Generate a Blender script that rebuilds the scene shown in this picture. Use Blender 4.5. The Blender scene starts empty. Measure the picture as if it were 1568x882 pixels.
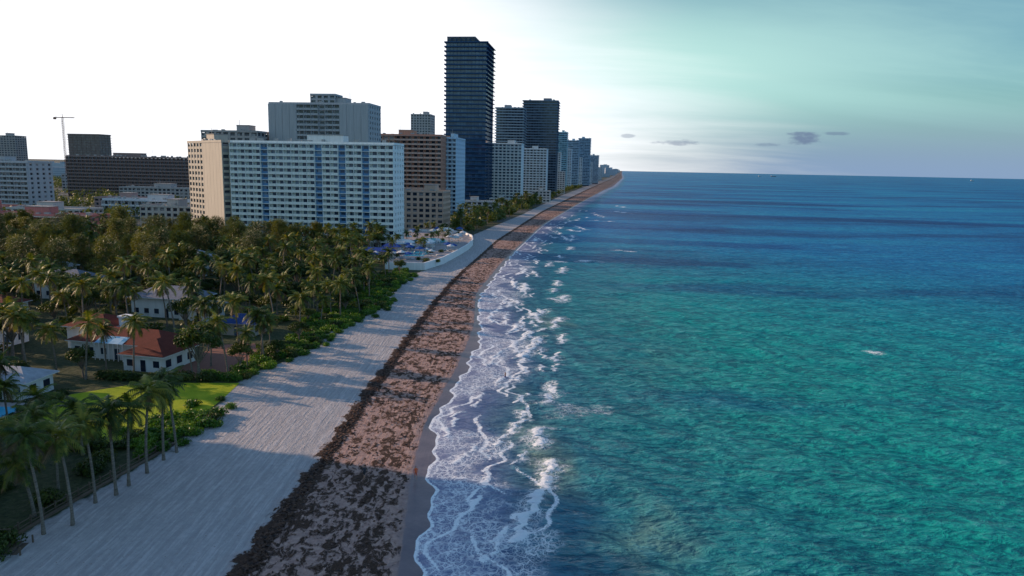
import bpy, math, random, numpy as np
from mathutils import Vector, Matrix, noise as mn
random.seed(7); np.random.seed(7)
sc = bpy.context.scene
R = random.uniform
# ------------------------------------------------------------------ camera
CAMH = 38.0
cam = bpy.data.objects.new("camera", bpy.data.cameras.new("camera"))
sc.collection.objects.link(cam)
cam.data.lens = 25.7; cam.data.sensor_width = 36
cam.data.clip_start = 0.5; cam.data.clip_end = 150000
cam.matrix_world = Matrix.Translation((0, 0, CAMH)) @ Matrix.Rotation(math.radians(90-9.3), 4, 'X') @ Matrix.Rotation(math.radians(1.16), 4, 'Z')
sc.camera = cam
sc.view_settings.view_transform = 'Standard'; sc.view_settings.look = 'None'; sc.view_settings.exposure = 0
# ------------------------------------------------------------------ node helpers
class G:
    def __init__(s, nt): s.nt = nt; nt.nodes.clear()
    def n(s, t, ins=None, **props):
        nd = s.nt.nodes.new(t)
        for k, v in props.items(): setattr(nd, k, v)
        if ins:
            for k, v in ins.items(): s.set(nd.inputs[k], v)
        return nd
    def set(s, sock, v):
        if isinstance(v, bpy.types.NodeSocket): s.nt.links.new(v, sock)
        elif v is not None:
            if sock.type == 'RGBA' and len(v) == 3: v = (*v, 1)
            sock.default_value = v
    def m(s, op, a, b=None, c=None, clamp=False):
        nd = s.n('ShaderNodeMath', operation=op, use_clamp=clamp)
        s.set(nd.inputs[0], a)
        if b is not None: s.set(nd.inputs[1], b)
        if c is not None: s.set(nd.inputs[2], c)
        return nd.outputs[0]
    def mix(s, f, a, b, bt='MIX'):
        nd = s.n('ShaderNodeMix', data_type='RGBA', blend_type=bt)
        s.set(nd.inputs[0], f); s.set(nd.inputs[6], a); s.set(nd.inputs[7], b)
        return nd.outputs[2]
    def ramp(s, f, stops, interp='LINEAR'):
        nd = s.n('ShaderNodeValToRGB'); cr = nd.color_ramp; cr.interpolation = interp
        while len(cr.elements) < len(stops): cr.elements.new(0.5)
        for e, (p, c) in zip(cr.elements, stops):
            e.position = p; e.color = (c, c, c, 1) if isinstance(c, (int, float)) else (*c, 1)
        s.set(nd.inputs[0], f); return nd.outputs[0]
    def sm(s, v, a, b, lo=0.0, hi=1.0):
        nd = s.n('ShaderNodeMapRange', interpolation_type='SMOOTHSTEP')
        s.set(nd.inputs[0], v); nd.inputs[1].default_value = a; nd.inputs[2].default_value = b
        nd.inputs[3].default_value = lo; nd.inputs[4].default_value = hi
        return nd.outputs[0]
    def noise(s, vec, scale, detail=3, rough=0.55, dist=0.0):
        return s.n('ShaderNodeTexNoise', {'Vector': vec, 'Scale': scale, 'Detail': detail, 'Roughness': rough, 'Distortion': dist}).outputs[0]
    def mapv(s, vec, scale=(1, 1, 1), rot=(0, 0, 0), loc=(0, 0, 0)):
        return s.n('ShaderNodeMapping', {'Vector': vec, 'Scale': scale, 'Rotation': rot, 'Location': loc}).outputs[0]
    def pos(s): return s.n('ShaderNodeNewGeometry').outputs['Position']
    def obj(s): return s.n('ShaderNodeTexCoord').outputs['Object']
    def bump(s, h, strength, dist=0.1, nrm=None):
        nd = s.n('ShaderNodeBump', {'Height': h, 'Strength': strength, 'Distance': dist})
        if nrm is not None: s.set(nd.inputs['Normal'], nrm)
        return nd.outputs[0]
    def bsdf(s, col, rough=0.8, normal=None, spec=0.5, metal=0.0, **k):
        nd = s.n('ShaderNodeBsdfPrincipled')
        s.set(nd.inputs['Base Color'], col); s.set(nd.inputs['Roughness'], rough)
        s.set(nd.inputs['Specular IOR Level'], spec); s.set(nd.inputs['Metallic'], metal)
        if normal is not None: s.set(nd.inputs['Normal'], normal)
        return nd.outputs[0]
    def out(s, sh): s.nt.links.new(sh, s.n('ShaderNodeOutputMaterial').inputs[0])
def newmat(name):
    m = bpy.data.materials.new(name); m.use_nodes = True
    return m, G(m.node_tree)
_wc = {}
def wallmat(col, rough=0.85, var=0.18, name='wall_paint'):
    key = (tuple(col), rough, name)
    if key in _wc: return _wc[key]
    m, g = newmat(name); o = g.obj()
    st = g.noise(g.mapv(o, (1.2, 1.2, 0.08)), 1.0, 4)
    f = g.m('MULTIPLY_ADD', st, var*2.6, 1-var*1.3)
    c = g.mix(1.0, col, g.n('ShaderNodeCombineColor', {0: f, 1: f, 2: f}).outputs[0], 'MULTIPLY')
    g.out(g.bsdf(c, rough, None, 0.3))
    _wc[key] = m; return m
_gc = {}
def glassmat(col=(0.03, 0.05, 0.07), curtain=(0.3, 0.3, 0.3), amount=0.3, cell=(3.1, 3.1, 2.9), rough=0.12):
    key = (tuple(col), tuple(curtain), amount, cell)
    if key in _gc: return _gc[key]
    m, g = newmat('window_glass'); o = g.obj()
    sn = g.n('ShaderNodeVectorMath', {0: o, 1: cell}, operation='SNAP').outputs[0]
    w = g.n('ShaderNodeTexWhiteNoise', {'Vector': sn}).outputs[0]
    f = g.sm(w, 1-amount-0.15, 1-amount+0.25)
    c = g.mix(f, col, curtain)
    g.out(g.bsdf(c, rough, None, 0.6)); _gc[key] = m; return m
# ------------------------------------------------------------------ mesh helpers
def link(o, parent=None):
    sc.collection.objects.link(o)
    if parent: o.parent = parent
    return o
def mesh(name, v, f, mats=(), mi=None, smooth=False):
    me = bpy.data.meshes.new(name); me.from_pydata(v, [], f)
    for m in mats: me.materials.append(m)
    if mi is not None: me.polygons.foreach_set('material_index', mi)
    if smooth: me.polygons.foreach_set('use_smooth', [True]*len(me.polygons))
    me.update(); return me
class MB:
    def __init__(s): s.v = []; s.f = []; s.m = []
    def box(s, x0, x1, y0, y1, z0, z1, m=0):
        b = len(s.v)
        s.v += [(x0,y0,z0),(x1,y0,z0),(x1,y1,z0),(x0,y1,z0),(x0,y0,z1),(x1,y0,z1),(x1,y1,z1),(x0,y1,z1)]
        s.f += [(b,b+3,b+2,b+1),(b+4,b+5,b+6,b+7),(b,b+1,b+5,b+4),(b+1,b+2,b+6,b+5),(b+2,b+3,b+7,b+6),(b+3,b,b+4,b+7)]
        s.m += [m]*6
    def tube(s, pts, rad, n=6, m=0):
        b = len(s.v)
        for i, p in enumerate(pts):
            q = Vector(pts[min(i+1, len(pts)-1)]) - Vector(pts[max(i-1, 0)])
            q.normalize(); a = q.orthogonal().normalized() if abs(q.z) < .9 else Vector((1, 0, 0)).cross(q).normalized()
            c = q.cross(a)
            for k in range(n):
                t = 2*math.pi*k/n
                s.v.append(tuple(Vector(p)+(a*math.cos(t)+c*math.sin(t))*rad[i]))
        for i in range(len(pts)-1):
            for k in range(n):
                k2 = (k+1) % n
                s.f.append((b+i*n+k, b+i*n+k2, b+(i+1)*n+k2, b+(i+1)*n+k)); s.m.append(m)
        s.f.append(tuple(b+(len(pts)-1)*n+k for k in range(n))); s.m.append(m)
    def poly(s, pts, m=0):
        b = len(s.v); s.v += [tuple(p) for p in pts]; s.f.append(tuple(range(b, b+len(pts)))); s.m.append(m)
    def mesh(s, name, mats, smooth=False): return mesh(name, s.v, s.f, mats, s.m, smooth)
    def obj(s, name, mats, parent=None, smooth=False):
        return link(bpy.data.objects.new(name, s.mesh(name, mats, smooth)), parent)
def empty(name, loc, rot=0.0):
    e = bpy.data.objects.new(name, None); sc.collection.objects.link(e)
    e.empty_display_size = 1; e.location = loc; e.rotation_euler = (0, 0, rot); return e
# ------------------------------------------------------------------ shoreline survey (world metres)
def mkline(pts, sig=6.0):
    ys = np.array([p[1] for p in pts], float); xs = np.array([p[0] for p in pts], float)
    g = np.arange(-300, 1600, 1.0); v = np.interp(g, ys, xs)
    k = np.exp(-0.5*(np.arange(-30, 31)/sig)**2); k /= k.sum()
    v2 = np.convolve(np.pad(v, 30, mode='edge'), k, 'valid')
    Y = np.concatenate([g[:-60], ys[ys > 1560]]); X = np.concatenate([v2[:-60], xs[ys > 1560]])
    return lambda y: np.interp(y, Y, X)
FAR = [(1700, 12000), (9000, 62000)]
veg = mkline([(-52,-100),(-48.2,68),(-43.4,92.5),(-43.7,105),(-46.2,118),(-46,126),(-41.4,136),(-40.4,151),(-42,162),(-36,178),(-34.3,196),(-39,212),(-36,243),(-31,262),(-23,304),(-19,353),(-22,406),(7.4,599),(69,1060),(490,3800)]+FAR, 4)
drk = mkline([(-26,-100),(-24.8,64),(-24.1,80),(-23.9,106),(-23.1,146),(-22,197),(-19.2,252),(-8.6,380),(25,651),(144,1440),(513,3800),(1715,12000),(9015,62000)], 8)
wrk = mkline([(-9,-100),(-10.1,63),(-11.9,82),(-12.8,102),(-10.3,137),(-9.1,173),(-11,220),(-4,300),(19.5,499),(65,780),(232,1773),(550,3800),(1735,12000),(9030,62000)], 4)
wat0 = mkline([(-7,-100),(-8.3,63.6),(-9,77),(-9.9,92),(-11.7,104),(-9,128.7),(-6.9,160),(-10.1,208),(-5.8,262),(5,383),(30,567),(90,960),(238,1773),(556,3800),(1739,12000),(9034,62000)], 3)
def wat(y):
    y = np.asarray(y, float)
    w = 0.55*np.sin(y*0.33+1)+0.4*np.sin(y*0.71)+0.25*np.sin(y*1.37+2)
    return np.maximum(wat0(y)+w*np.clip(1-y/900, 0, 1), wrk(y)+0.7)
def grid_mesh(name, V, nr, nc, attrs, mat, smooth=True):
    idx = np.arange(nr*nc).reshape(nr, nc)
    F = np.stack([idx[:-1,:-1], idx[:-1,1:], idx[1:,1:], idx[1:,:-1]], -1).reshape(-1, 4)
    me = bpy.data.meshes.new(name)
    me.from_pydata(V.reshape(-1, 3).tolist(), [], F.tolist())
    for k, a in attrs.items():
        at = me.attributes.new(k, 'FLOAT', 'POINT'); at.data.foreach_set('value', np.ascontiguousarray(a.reshape(-1), dtype=np.float32))
    me.materials.append(mat)
    if smooth: me.polygons.foreach_set('use_smooth', [True]*len(me.polygons))
    me.update(); return link(bpy.data.objects.new(name, me))
def grow(a, b, step, r):
    o = []; 
    while a < b: o.append(a); a += step; step *= r
    o.append(b); return o
# ------------------------------------------------------------------ ground
m_ground, g = newmat('ground_sand_soil')
P = g.pos(); z = g.n('ShaderNodeAttribute', attribute_name='zone').outputs['Fac']
n1 = g.noise(P, 0.35, 4, 0.6); n2 = g.noise(P, 1.6, 4, 0.65); n3 = g.noise(P, 7.0, 2, 0.6); nb = g.noise(P, 0.012, 3)
zz = g.m('ADD', z, g.m('MULTIPLY', g.m('SUBTRACT', n1, 0.5), 0.35))
zw = g.m('ADD', z, g.m('MULTIPLY', g.m('SUBTRACT', n1, 0.5), 0.16))
soil = g.ramp(n2, [(0.3, (0.02, 0.03, 0.012)), (0.55, (0.05, 0.065, 0.022)), (0.75, (0.11, 0.09, 0.06))])
urb = g.ramp(nb, [(0.35, (0.035, 0.05, 0.025)), (0.5, (0.07, 0.075, 0.05)), (0.62, (0.14, 0.14, 0.14))])
Y = g.n('ShaderNodeSeparateXYZ', {0: P}).outputs[1]
soil = g.mix(g.sm(Y, 300, 450), soil, urb)
tr = g.noise(g.mapv(P, (2.4, 0.10, 1), (0, 0, math.radians(4))), 1.0, 4, 0.6)
tr2 = g.noise(g.mapv(P, (3.0, 0.25, 1), (0, 0, math.radians(-20))), 1.0, 3, 0.6)
sand = g.ramp(n2, [(0.25, (0.42, 0.395, 0.40)), (0.55, (0.52, 0.485, 0.485)), (0.8, (0.60, 0.565, 0.56))])
sand = g.mix(g.sm(tr, 0.42, 0.62), g.mix(0.28, sand, (0.22, 0.20, 0.20)), sand)
sand = g.mix(g.m('MULTIPLY', g.sm(tr2, 0.58, 0.46), .35), sand, (0.27, 0.25, 0.26))
sand = g.mix(g.sm(g.noise(P, 3.2, 3, 0.7), 0.62, 0.71), sand, (0.27, 0.22, 0.2))
wsand = g.ramp(n2, [(0.3, (0.30, 0.18, 0.155)), (0.7, (0.52, 0.34, 0.285))])
weedc = g.ramp(n3, [(0.3, (0.018, 0.011, 0.010)), (0.7, (0.095, 0.045, 0.026))])
dens = g.ramp(g.m('MULTIPLY', g.m('SUBTRACT', zw, 0.8), 0.6), [(0.0, 0.0), (0.085, 0.05), (0.115, 1.0), (0.15, 0.95), (0.19, 0.42), (0.32, 0.36), (0.5, 0.45), (0.64, 0.45), (0.72, 0.2), (0.78, 0.0)])
wn = g.noise(g.mapv(P, (1.15, 0.6, 1)), 0.85, 6, 0.70, 0.5)
weed = g.sm(g.m('ADD', g.m('MULTIPLY', wn, 1.0), g.m('MULTIPLY', dens, 0.38)), 0.64, 0.72)
weed = g.m('MULTIPLY', weed, g.sm(dens, 0.0, 0.12))
wet = g.ramp(n1, [(0.3, (0.13, 0.10, 0.115)), (0.7, (0.19, 0.145, 0.155))])
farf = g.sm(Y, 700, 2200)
c = g.mix(g.sm(zz, 0.9, 1.1), g.mix(farf, sand, (.17, .16, .17)), g.mix(farf, wsand, (.17, .14, .14)))  # far sand fades to a haze brown painted into its colour
c = g.mix(weed, c, weedc)
fw = g.sm(zz, 1.92, 2.1)
c = g.mix(fw, c, wet)
c = g.mix(g.sm(zz, -0.06, 0.02), soil, c)
h = g.m('ADD', g.m('MULTIPLY', n2, 0.6), g.m('ADD', g.m('MULTIPLY', n3, 0.25), g.m('MULTIPLY', weed, 0.5)))
h = g.m('ADD', h, g.m('MULTIPLY', tr, 0.5))
rough = g.m('ADD', g.m('MULTIPLY_ADD', fw, -0.62, 0.92), g.m('MULTIPLY', g.m('MULTIPLY', farf, fw), .6))
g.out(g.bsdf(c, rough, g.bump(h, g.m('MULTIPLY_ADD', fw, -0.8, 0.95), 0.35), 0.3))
rows = np.array([-400, -200, -60, 0, 25] + list(np.arange(40, 400, 1.0)) + grow(400, 62000, 4, 1.05))
vg, dk, wr, wt = veg(rows), drk(rows), wrk(rows), wat(rows)
inl = [60000, 25000, 10000, 4000, 1500, 700, 350, 180, 90, 45, 20, 8]
X = []; Z = []; ZN = []
for o in inl: X.append(vg-o); Z.append(np.full_like(rows, 1.0)); ZN.append(np.full_like(rows, -1.0))
for a, b, za, zb, s, n in ((vg, dk, 1.0, .6, 0, 10), (dk, wr, .6, .18, 1, 10), (wr, wt, .18, 0.0, 2, 4)):
    for i in range(n): t = i/n; X.append(a+(b-a)*t); Z.append(np.full_like(rows, za+(zb-za)*t)); ZN.append(np.full_like(rows, s+t))
for o, zv, zn in ((0, 0, 3), (2, -.1, 3.3), (6, -.35, 4), (20, -1.2, 4), (60, -3, 4), (60000, -5, 4)):
    X.append(wt+o); Z.append(np.full_like(rows, float(zv))); ZN.append(np.full_like(rows, float(zn)))
X = np.array(X).T; Z = np.array(Z).T; ZN = np.array(ZN).T
Z = Z + np.where((ZN > 0) & (ZN < 1.9), 0.05*np.sin(X*1.9+0.2*rows[:, None])*np.sin(rows[:, None]*0.6), 0)
V = np.stack([X, np.repeat(rows[:, None], X.shape[1], 1), Z], -1)
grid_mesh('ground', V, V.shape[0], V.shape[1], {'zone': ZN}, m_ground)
# ------------------------------------------------------------------ sea
rows = np.array([-400, -100, 0, 25] + list(np.arange(42, 200, .5)) + list(np.arange(200, 480, 1.4)) + grow(480, 62000, 3, 1.06))
off = np.array(list(np.arange(-8, 24, .3)) + list(np.arange(24, 150, 1.3)) + grow(150, 60000, 2.5, 1.09))
wt = wat(rows)
X = wt[:, None]+off[None, :]; Yg = np.repeat(rows[:, None], len(off), 1); S = np.repeat(off[None, :], len(rows), 0)
swell = np.zeros_like(X)
for amp, wl, ang, ph in ((.20, 17, 48, 0), (.15, 10.5, 30, 2), (.10, 7, 62, 4), (.08, 4.6, 15, 1), (.05, 3.4, 75, 3), (.14, 27, 40, 5)):
    a = math.radians(ang); d = X*math.cos(a)+Yg*math.sin(a)
    wob = 1.6*np.sin(Yg*0.05+ph)+1.1*np.sin(X*0.07+ph*2)+.7*np.sin(Yg*.17+ph)
    q = np.sin(2*math.pi*d/wl+wob+ph); swell += amp*(q+0.35*q*q)*(.7+.4*np.sin(Yg*.031+ph*3)*np.sin(X*.023+ph))
att = np.clip((S-2)/14, 0.0, 1)*np.clip(1-(Yg-150)/400, 0, 1)*np.clip(1-(S-100)/250, 0, 1)
Zs = swell*att
foam = np.zeros_like(X)
ext = 11+4*np.sin(rows*0.09+1)+3*np.sin(rows*0.21)+1.5*np.sin(rows*0.47); ext = np.clip(ext, 5, 19)
near = np.clip(1-(rows-190)/420, 0.25, 1)
e = ext[:, None]
lace = np.clip(S/0.6, 0, 1)*np.clip((e-S)/5, 0, 1)*near[:, None]
lace = np.maximum(lace, 1.1*np.exp(-((X-9.5)/8)**2-((Yg-112)/4.5)**2))
def seg(pts, w, st, hgt=0.25):
    global Zs, foam, lace
    D = np.full_like(X, 1e9)
    for (x1, y1), (x2, y2) in zip(pts[:-1], pts[1:]):
        L = (x2-x1)**2+(y2-y1)**2
        t = np.clip(((X-x1)*(x2-x1)+(Yg-y1)*(y2-y1))/L, 0, 1)
        wv = 0.6*np.sin(Yg*0.9+x1)+0.45*np.sin(Yg*2.1)+.35*np.sin(Yg*3.7+x1)
        D = np.minimum(D, np.hypot(X-x1-t*(x2-x1)+wv*0.6, Yg-y1-t*(y2-y1)))
    ww = w*(.85+.35*np.sin(Yg*1.3+pts[0][0]*3))
    foam = np.maximum(foam, 1.2*st*np.exp(-(D/np.maximum(ww, .3))**2)); Zs = Zs+hgt*np.exp(-(D/(w*1.2))**2)
    lace = np.maximum(lace, .95*st*np.exp(-(D/(w*3.6))**2))
BR = [([(5.4,91),(4.9,86),(3.2,79),(.6,70)], .75, 1.1), ([(-2.4,88),(-3.4,82),(-4.4,76)], .5, .9), ([(4.6,103),(3.9,99),(4.6,96)], .75, 1.1),
      ([(7.6,126),(6.8,120),(6.0,115)], .7, 1.05), ([(2.6,111),(.8,104),(-1.6,97)], .5, 1.0), ([(-8,110),(-8.6,105),(-9,99)], .4, .9),
      ([(6.5,163),(5.8,156),(3.5,150),(2.5,144)], .8, 1.05), ([(-1,152),(-3,146),(-4.5,138)], .5, .8), ([(3,136),(1,128)], .6, .8), ([(12,213),(14,209)], 1.0, 1.0),
      ([(1,209),(2,204)], .8, .9), ([(29,306),(35,304)], 1.3, 1.1), ([(17,303),(20,301)], 1.2, 1.0), ([(50,350),(58,344)], 1.2, .8), ([(-3,200),(-4,192)], .7, .9),
      ([(.5,245),(.8,232)], .8, .85), ([(8,270),(9,258)], .8, .8), ([(5,180),(6,174)], .7, .8), ([(95,690),(104,665)], 2.5, 1.0), ([(60,560),(75,548)], 1.6, .8), ([(78,155),(79.5,154)], .6, .95),
      ([(-4.5,120),(-6,113)], .5, .8), ([(2,95),(1,90)], .5, .7), ([(28,420),(30,400)], 1.2, .8), ([(42,500),(46,470)], 1.4, .8), ([(70,640),(74,600)], 1.8, .8), ([(110,800),(118,760)], 2.5, .8),
      ([(8,172),(4,166),(2,160)], .6, .9), ([(9,140),(8,134)], .5, .8), ([(-6,186),(-5,178)], .5, .9), ([(9,196),(7,188)], .7, .95),
      ([(1,76),(-1,70),(-2,66)], .45, .85), ([(-5,96),(-6.5,90)], .4, .85), ([(3,120),(1,115)], .45, .85), ([(11,180),(10,172)], .6, .9), ([(14,232),(13,224)], .8, .9),
      ([(9.5,148),(8.8,142)], .55, .95), ([(12,166),(11,158)], .6, .95), ([(-.5,133),(-2.5,125)], .45, .95), ([(2,175),(0,168)], .5, .95), ([(16,250),(15,240)], .8, 1), ([(20,280),(18,268)], .9, 1)]
for p, w, st in BR: seg(p, w, st, 0.28 if w > .7 else 0.12)
for i in range(54):
    y = 130+R(0, 1)**1.3*570; x = float(wat(y))+R(4, 26); seg([(x, y), (x+R(-1, 2.5), y+R(4, 14))], R(.35, .7)*(1+y/500), R(.75, 1.0), .12)
for k in range(5):
    f = 0.25+k*3.0+1.4*np.sin(rows*(0.11+.03*k)+k*2)+0.8*np.sin(rows*(.37-.04*k)+k)+.35*np.sin(rows*1.15+k)
    if k == 0: f = 0.15+0*rows
    ln = np.exp(-((S-f[:, None])/(.28+.0013*Yg))**2)*(0.95 if k < 2 else .95)*np.clip(1.25-(Yg-60)/700, .2, 1)
    gate = 1 if k == 0 else np.clip(0.5+1.8*np.sin(Yg*0.17+k*1.7), 0, 1)
    foam = np.maximum(foam, ln*gate)
m_sea, g = newmat('sea_water')
P = g.pos(); sep = g.n('ShaderNodeSeparateXYZ', {0: P}); Yp = sep.outputs[1]; Xp = sep.outputs[0]
s = g.n('ShaderNodeAttribute', attribute_name='offshore').outputs['Fac']; fo = g.n('ShaderNodeAttribute', attribute_name='foam').outputs['Fac']; la = g.n('ShaderNodeAttribute', attribute_name='lace').outputs['Fac']
big = g.noise(g.mapv(P, (1, .45, 1)), 0.035, 4, 0.6); huge = g.noise(g.mapv(P, (.30, 1, 1), (0, 0, .12)), 0.009, 4, 0.62)
ss = g.m('ADD', s, g.m('MULTIPLY', g.m('SUBTRACT', big, .5), 16))
sc1 = g.ramp(g.m('DIVIDE', ss, 160), [(0.0, (0.21, 0.22, 0.34)), (0.05, (0.13, 0.18, 0.30)), (0.085, (0.05, 0.18, 0.25)), (0.15, (0.022, 0.21, 0.235)), (0.36, (0.009, 0.30, 0.265)), (0.9, (0.008, 0.28, 0.275))])
blue = g.ramp(huge, [(0.36, (0.004, 0.10, 0.30)), (0.5, (0.006, 0.18, 0.40)), (0.66, (0.011, 0.28, 0.46))])
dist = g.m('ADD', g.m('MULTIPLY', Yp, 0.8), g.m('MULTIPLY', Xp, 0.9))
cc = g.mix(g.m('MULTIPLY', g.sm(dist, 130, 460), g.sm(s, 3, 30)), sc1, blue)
patch = g.m('MULTIPLY', g.sm(huge, 0.50, 0.40), g.sm(s, 15, 50))
cc = g.mix(g.m('MULTIPLY', patch, 0.65), cc, (0.003, 0.07, 0.21))
mk = g.m('MULTIPLY', g.sm(big, 0.50, 0.66), g.m('MULTIPLY', g.sm(s, 6, 14), g.sm(s, 50, 22)))
mk = g.m('MULTIPLY', mk, g.sm(Yp, 300, 110))
cc = g.mix(g.m('MULTIPLY', mk, .65), cc, (0.25, 0.30, 0.22))
cc = g.mix(g.m('MULTIPLY', g.sm(Yp, 600, 6000), .35), cc, (.02, .15, .32))  # slight distance haze mixed into the far water colour
wv1 = g.noise(g.mapv(P, (.5, 1.0, 1), (0, 0, math.radians(38))), 1.0, 4, 0.62, 0.4)
wv2 = g.noise(g.mapv(P, (.42, 1.0, 1), (0, 0, math.radians(48))), 0.22, 4, 0.62, 0.3)
hh = g.m('ADD', g.m('MULTIPLY', wv1, 0.8), g.m('MULTIPLY', wv2, 2.4))
damp = g.sm(s, 0.5, 14, 0.25, 1.0)
nrm = g.bump(hh, damp, 0.75)
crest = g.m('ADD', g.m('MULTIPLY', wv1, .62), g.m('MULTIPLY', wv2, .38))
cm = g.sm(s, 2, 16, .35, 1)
cc = g.mix(g.m('MULTIPLY', g.sm(crest, .53, .42), g.m('MULTIPLY', cm, .72)), cc, g.mix(1.0, cc, (.20, .33, .48), 'MULTIPLY'))  # shade in the wavelet troughs painted into the water colour
cc = g.mix(g.m('MULTIPLY', g.sm(crest, .54, .66), g.m('MULTIPLY', cm, .38)), cc, (.14, .46, .50))  # crest highlights painted in as lighter water colour
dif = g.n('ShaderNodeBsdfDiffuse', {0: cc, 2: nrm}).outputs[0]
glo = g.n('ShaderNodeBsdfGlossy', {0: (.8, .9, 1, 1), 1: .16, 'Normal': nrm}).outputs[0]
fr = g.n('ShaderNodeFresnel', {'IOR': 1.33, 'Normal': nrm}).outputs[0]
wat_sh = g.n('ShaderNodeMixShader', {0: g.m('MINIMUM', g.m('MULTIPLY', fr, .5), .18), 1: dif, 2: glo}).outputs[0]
fn = g.noise(P, 2.3, 5, 0.78, .8)
ff = g.sm(g.m('ADD', fo, g.m('MULTIPLY', g.m('SUBTRACT', fn, .5), 2.0)), 0.45, 0.76)
wp = g.n('ShaderNodeVectorMath', {0: P, 1: g.n('ShaderNodeVectorMath', {0: g.n('ShaderNodeTexNoise', {'Vector': P, 'Scale': .8, 'Detail': 2}).outputs[1], 3: 1.8}, operation='SCALE').outputs[0]}, operation='ADD').outputs[0]
vo = g.n('ShaderNodeTexVoronoi', {'Vector': g.mapv(wp, (1, .7, 1)), 'Scale': 1.0}, feature='DISTANCE_TO_EDGE').outputs[0]
vo2 = g.n('ShaderNodeTexVoronoi', {'Vector': wp, 'Scale': 2.9}, feature='DISTANCE_TO_EDGE').outputs[0]
net = g.m('MAXIMUM', g.sm(vo, .12, .01), g.m('MULTIPLY', g.sm(vo2, .14, .02), .7))
lf = g.m('MULTIPLY', net, g.sm(g.m('ADD', la, g.m('MULTIPLY', g.m('SUBTRACT', g.noise(P, .22, 3, .6), .5), 2.2)), .5, 1.1))
F = g.m('MAXIMUM', ff, g.m('MULTIPLY', lf, .85), clamp=True)
foam_sh = g.n('ShaderNodeBsdfDiffuse', {0: g.mix(fn, (.60, .65, .72), (1, 1, 1)), 2: nrm}).outputs[0]
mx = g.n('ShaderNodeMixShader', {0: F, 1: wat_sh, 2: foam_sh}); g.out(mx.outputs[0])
V = np.stack([X, Yg, Zs+0.0], -1)
grid_mesh('sea', V, V.shape[0], V.shape[1], {'offshore': S, 'foam': foam, 'lace': lace}, m_sea)
# ------------------------------------------------------------------ seaweed relief
mw, g = newmat('seaweed'); g.out(g.bsdf(g.ramp(g.noise(g.pos(), 2.0, 2), [(0.3, (0.018, 0.011, 0.010)), (0.7, (0.12, 0.054, 0.028))]), .7, None, .4))
b = MB()
for i in range(12000):
    y = 56+(R(0, 1)**1.5)*210
    if R(0, 1) < .5: x = float(drk(y))+random.gauss(.45, .4)+.35*math.sin(y*.8)
    else:
        t = R(0.05, .98); x = float(drk(y))*(1-t)+float(wrk(y))*t
        if mn.noise(Vector((x*.6, y*.35, 0))) < 0.08: continue
    zt = .62-(.44)*max(0, min(1, (x-float(drk(y)))/(float(wrk(y))-float(drk(y)))))
    q = R(.10, .28); a = R(0, 6.3); ca, sa = math.cos(a)*q, math.sin(a)*q
    hz = R(.05, .18)
    b.poly([(x-ca, y-sa, zt-.02), (x+sa*.8, y-ca*.8, zt+.02), (x+ca, y+sa, zt+hz), (x-sa*.6, y+ca*.8, zt+hz*.6)])
b.obj('seaweed_wrack', [mw])
# ------------------------------------------------------------------ foliage
def leafmat(name, a, b_, c_, tr=.3):
    m, g = newmat(name)
    oi = g.n('ShaderNodeObjectInfo').outputs['Random']; p = g.pos()
    ng = g.n('ShaderNodeTexWhiteNoise', {'Vector': g.n('ShaderNodeVectorMath', {0: p, 1: (.4, .4, .4)}, operation='SNAP').outputs[0]}).outputs[0]
    nc = g.n('ShaderNodeTexWhiteNoise', {'Vector': g.n('ShaderNodeVectorMath', {0: p, 1: (1.7, 1.7, 1.7)}, operation='SNAP').outputs[0]}).outputs[0]
    f = g.m('ADD', g.m('MULTIPLY', ng, .35), g.m('ADD', g.m('MULTIPLY', oi, .4), g.m('MULTIPLY', nc, .25)))
    c = g.ramp(f, [(.2, a), (.5, b_), (.85, c_)])
    d = g.bsdf(c, .5, None, .35); t = g.n('ShaderNodeBsdfTranslucent', {0: g.mix(1.0, c, (1.3, 1.2, .5), 'MULTIPLY')}).outputs[0]
    g.out(g.n('ShaderNodeMixShader', {0: tr, 1: d, 2: t}).outputs[0]); return m
m_palm = leafmat('palm_leaf', (.035, .065, .012), (.10, .14, .02), (.29, .26, .04))
m_dead = leafmat('dead_frond', (.09, .055, .03), (.14, .09, .04), (.2, .13, .06), .15)
m_leaf = leafmat('broad_leaf', (.020, .042, .010), (.05, .085, .016), (.15, .165, .03))
m_pine = leafmat('casuarina_needle', (.04, .06, .016), (.09, .11, .028), (.20, .185, .04))
m_shrub = leafmat('shrub_leaf', (.025, .08, .010), (.07, .17, .016), (.18, .29, .025))
m_bark, g = newmat('bark'); g.out(g.bsdf(g.ramp(g.noise(g.mapv(g.obj(), (1, 1, 5)), 2, 3), [(.3, (.10, .08, .065)), (.7, (.26, .22, .19))]), .9))
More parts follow.
